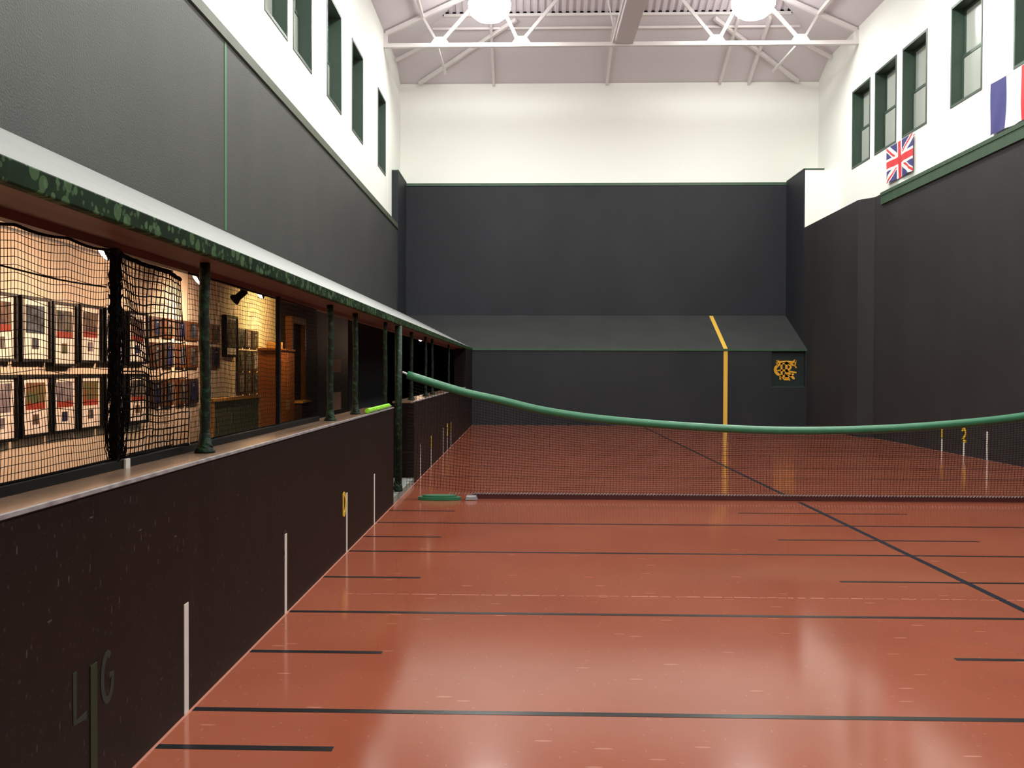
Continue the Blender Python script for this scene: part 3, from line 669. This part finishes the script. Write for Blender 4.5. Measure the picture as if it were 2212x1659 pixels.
for i, (a, b_) in enumerate([(11.73, 11.99), (12.04, 12.29), (12.34, 12.62)]):
    for k, (za, zb, rn) in enumerate([(1.78, 2.01, 'top'), (1.48, 1.745, 'middle'), (1.19, 1.46, 'bottom')]):
        plaque(a, b_, za, zb, 'print%d' % ((1, 3, 0)[(i+2*k) % 3]), 'dark brown plaque right of the tall black frame, %s column, %s row' % (('left', 'centre', 'right')[i], rn), wood=False)
t = thing('tall_frame', 'tall black framed dark picture hanging between the small plaques', 'picture', (XL, 11.4, 1.65))
MB().box(XL, XL+0.06, 11.17, 11.20, 1.65, 2.15).box(XL, XL+0.06, 11.60, 11.63, 1.65, 2.15).box(XL, XL+0.06, 11.20, 11.60, 1.65, 1.68).box(XL, XL+0.06, 11.20, 11.60, 2.12, 2.15).build('frame', M['black'], t)
MB().box(XL+0.001, XL+0.045, 11.20, 11.60, 1.68, 2.12).build('mount', M['mat_paper'], t)
MB().box(XL+0.045, XL+0.048, 11.24, 11.58, 1.76, 2.10).build('photo_print', M['print0'], t)

cb = thing('wooden_cabinet', 'tall orange wood cabinet against the gallery wall under the bright light', 'cabinet', (-3.45, 13.1, 0.08))
cbx = MB().box(XL+0.005, -3.315, 12.68, 13.50, 0.076, 1.76); cbx.build('body', M['wood'], cb, bevel=0.006)
MB().box(XL+0.002, -3.295, 12.66, 13.52, 1.76, 1.785).build('top_board', M['wood'], cb)
for a, b_ in ((12.70, 13.08), (13.10, 13.48)):
    d_ = MB().box(-3.315, -3.297, a, b_, 0.15, 1.72).build('door', M['wood'], cb, bevel=0.003)
    MB().box(-3.297, -3.280, (b_-0.05 if a < 13 else a+0.03), (b_-0.03 if a < 13 else a+0.05), 0.95, 1.08).build('handle', M['metal'], d_)
tag(MB().box(-3.49, -3.34, 12.72, 13.0, 1.786, 1.875).build('wooden_box', M['palewood'], bevel=0.006), 'small pale wooden box on top of the wooden cabinet', 'box')

bn = thing('bench', 'orange wood framed bench back with a dark green panel, below the plaques', 'bench', (-3.1, 10.4, 0.08))
MB().box(-3.20, -3.17, 9.58, 11.20, 0.55, 1.17).build('back_panel', M['benchgreen'], bn)
bf = MB().box(-3.215, -3.155, 9.52, 11.26, 1.17, 1.205).box(-3.21, -3.16, 9.52, 9.58, 0.076, 1.17).box(-3.21, -3.16, 11.20, 11.26, 0.076, 1.17)
bf.build('back_frame', M['palewood'], bn, bevel=0.004)
MB().box(-3.16, -2.75, 9.55, 11.23, 0.44, 0.50).build('seat', M['wood'], bn, bevel=0.006)
for y in (9.6, 11.16): MB().box(-2.83, -2.77, y-0.03, y+0.03, 0.076, 0.44).build('leg', M['palewood'], bn)

# dark far end of the gallery
cu = MB(); pts = []
k = 0; y = 12.75
while y < 15.6:
    pts.append((-2.35+(0.035 if k % 2 else -0.035), y)); y += 0.06; k += 1
for (xa, ya), (xb, yb) in zip(pts[:-1], pts[1:]):
    cu.quad((xa, ya, 0.10), (xb, yb, 0.10), (xb, yb, 2.30), (xa, ya, 2.30))
    cu.quad((xa-0.012, ya, 0.10), (xb-0.012, yb, 0.10), (xb-0.012, yb, 2.30), (xa-0.012, ya, 2.30))
ct = thing('black_curtain', 'black pleated curtain hanging in the gallery beyond the green posts', 'curtain', (-2.35, 14.1, 0.1))
cu.build('drape', M['fabric'], ct)
MB().tube([(-2.35, 12.7, 2.31), (-2.35, 15.65, 2.31)], 0.012, 8).build('curtain_rod', M['black'], ct)
jb = thing('door_jamb', 'lit brown door jamb in the dark end of the gallery, behind the fine net', 'door frame', (XL, 14.5, 0.08))
MB().box(XL+0.001, XL+0.10, 14.15, 14.22, 0.076, 2.3).box(XL+0.001, XL+0.10, 15.0, 15.07, 0.076, 2.3).build('jamb', M['wood'], jb)
MB().box(XL+0.001, XL+0.10, 14.22, 15.0, 2.2, 2.3).build('head', M['wood'], jb)
MB().box(XL+0.002, XL+0.03, 14.22, 15.0, 0.076, 2.2).build('door_leaf', M['darkbrown'], jb)
for z0, z1, lb in ((1.45, 1.70, 'upper flat pinkish patch on the dark gallery wall between two green posts'), (0.74, 1.08, 'lower flat pinkish patch on the dark gallery wall between two green posts')):
    tag(MB().box(XL, XL+0.006, 17.3, 18.4, z0, z1).build('flat_patch', M['patch']), lb, 'patch', 'flat patches')  # thin flat patches in one even pinkish colour
fb = thing('low_shelf', 'low brown shelf unit in the dark end of the gallery', 'shelf', (-3.4, 13.7, 0.08))
MB().box(XL+0.002, -3.2, 13.56, 14.1, 1.02, 1.05).build('shelf_top', M['palewood'], fb)
MB().box(XL+0.002, -3.22, 13.58, 14.07, 0.076, 1.02).build('shelf_body', M['darkbrown'], fb)

ls = thing('lime_stick', 'bright lime green stick with pale pointed tip lying on the wall ledge', 'stick', (-1.53, 9.7, 1.1))
MB().tube([(-1.504, 8.98, 1.113), (-1.504, 10.36, 1.113)], 0.024, 8).build('shaft', M['lime'], ls)
MB().tube([(-1.504, 10.36, 1.113), (-1.504, 10.62, 1.098)], [0.022, 0.004], 8).build('pointed_tip', M['glass_end'], ls)

# ------------------------------------------------------------------ flags on the right clerestory wall
def flagcloth(name, label, y_far, y_near, z0, z1, fn, mats, parts_n=64):
    t = thing(name, label, 'flag', (XWR-0.03, (y_far+y_near)/2, z0))
    nu, nv = 120, 72; mb = MB()
    V = {}
    for i in range(nu+1):
        for j in range(nv+1):
            u = i/nu; v = j/nv
            o = 0.022*math.sin(u*9+v*2)*(1-0.7*v)+0.012*math.sin(u*23-v*4)*(1-v)
            V[i, j] = len(mb.v)
            mb.v.append((XWR-0.055-o, y_far+(y_near-y_far)*u, z0+(z1-z0)*v-0.015*math.sin(u*PI)*(v)))
    for i in range(nu):
        for j in range(nv):
            mb.f.append((V[i, j], V[i+1, j], V[i+1, j+1], V[i, j+1])); mb.mi.append(fn((i+.5)/nu, (j+.5)/nv))
    mb.build('cloth', mats, t, smooth=True)
    hm = MB().tube([(XWR-0.03, y_far, z1+0.005), (XWR-0.03, y_near, z1+0.005)], 0.008, 6); hm.build('hem_cord', M['flag_white'], t)
FM = [M['flag_blue'], M['flag_white'], M['flag_red']]
def uj(u, v):
    x = (u-0.5)*1.66; y = (v-0.5)
    if abs(x) < 0.10 or abs(y) < 0.10: return 2
    if abs(x) < 0.167 or abs(y) < 0.167: return 1
    L_ = math.hypot(0.83, 0.5)
    for s_ in (1, -1):
        d = (x*0.5-s_*y*0.83)/L_
        if abs(d) < 0.10:
            side = d*s_*(1 if x > 0 else -1)
            if -0.066 < side*1.0 < 0.0: return 2
            return 1
    return 0
flagcloth('union_flag', 'red white and blue crossed flag hanging below two windows', 22.74, 21.23, 5.90, 6.74, uj, FM)
flagcloth('tricolour_flag', 'blue white and red striped flag hanging at the right photo edge', 17.72, 16.08, 5.80, 6.74, lambda u, v: 0 if u < 1/3 else (1 if u < 2/3 else 2), FM)
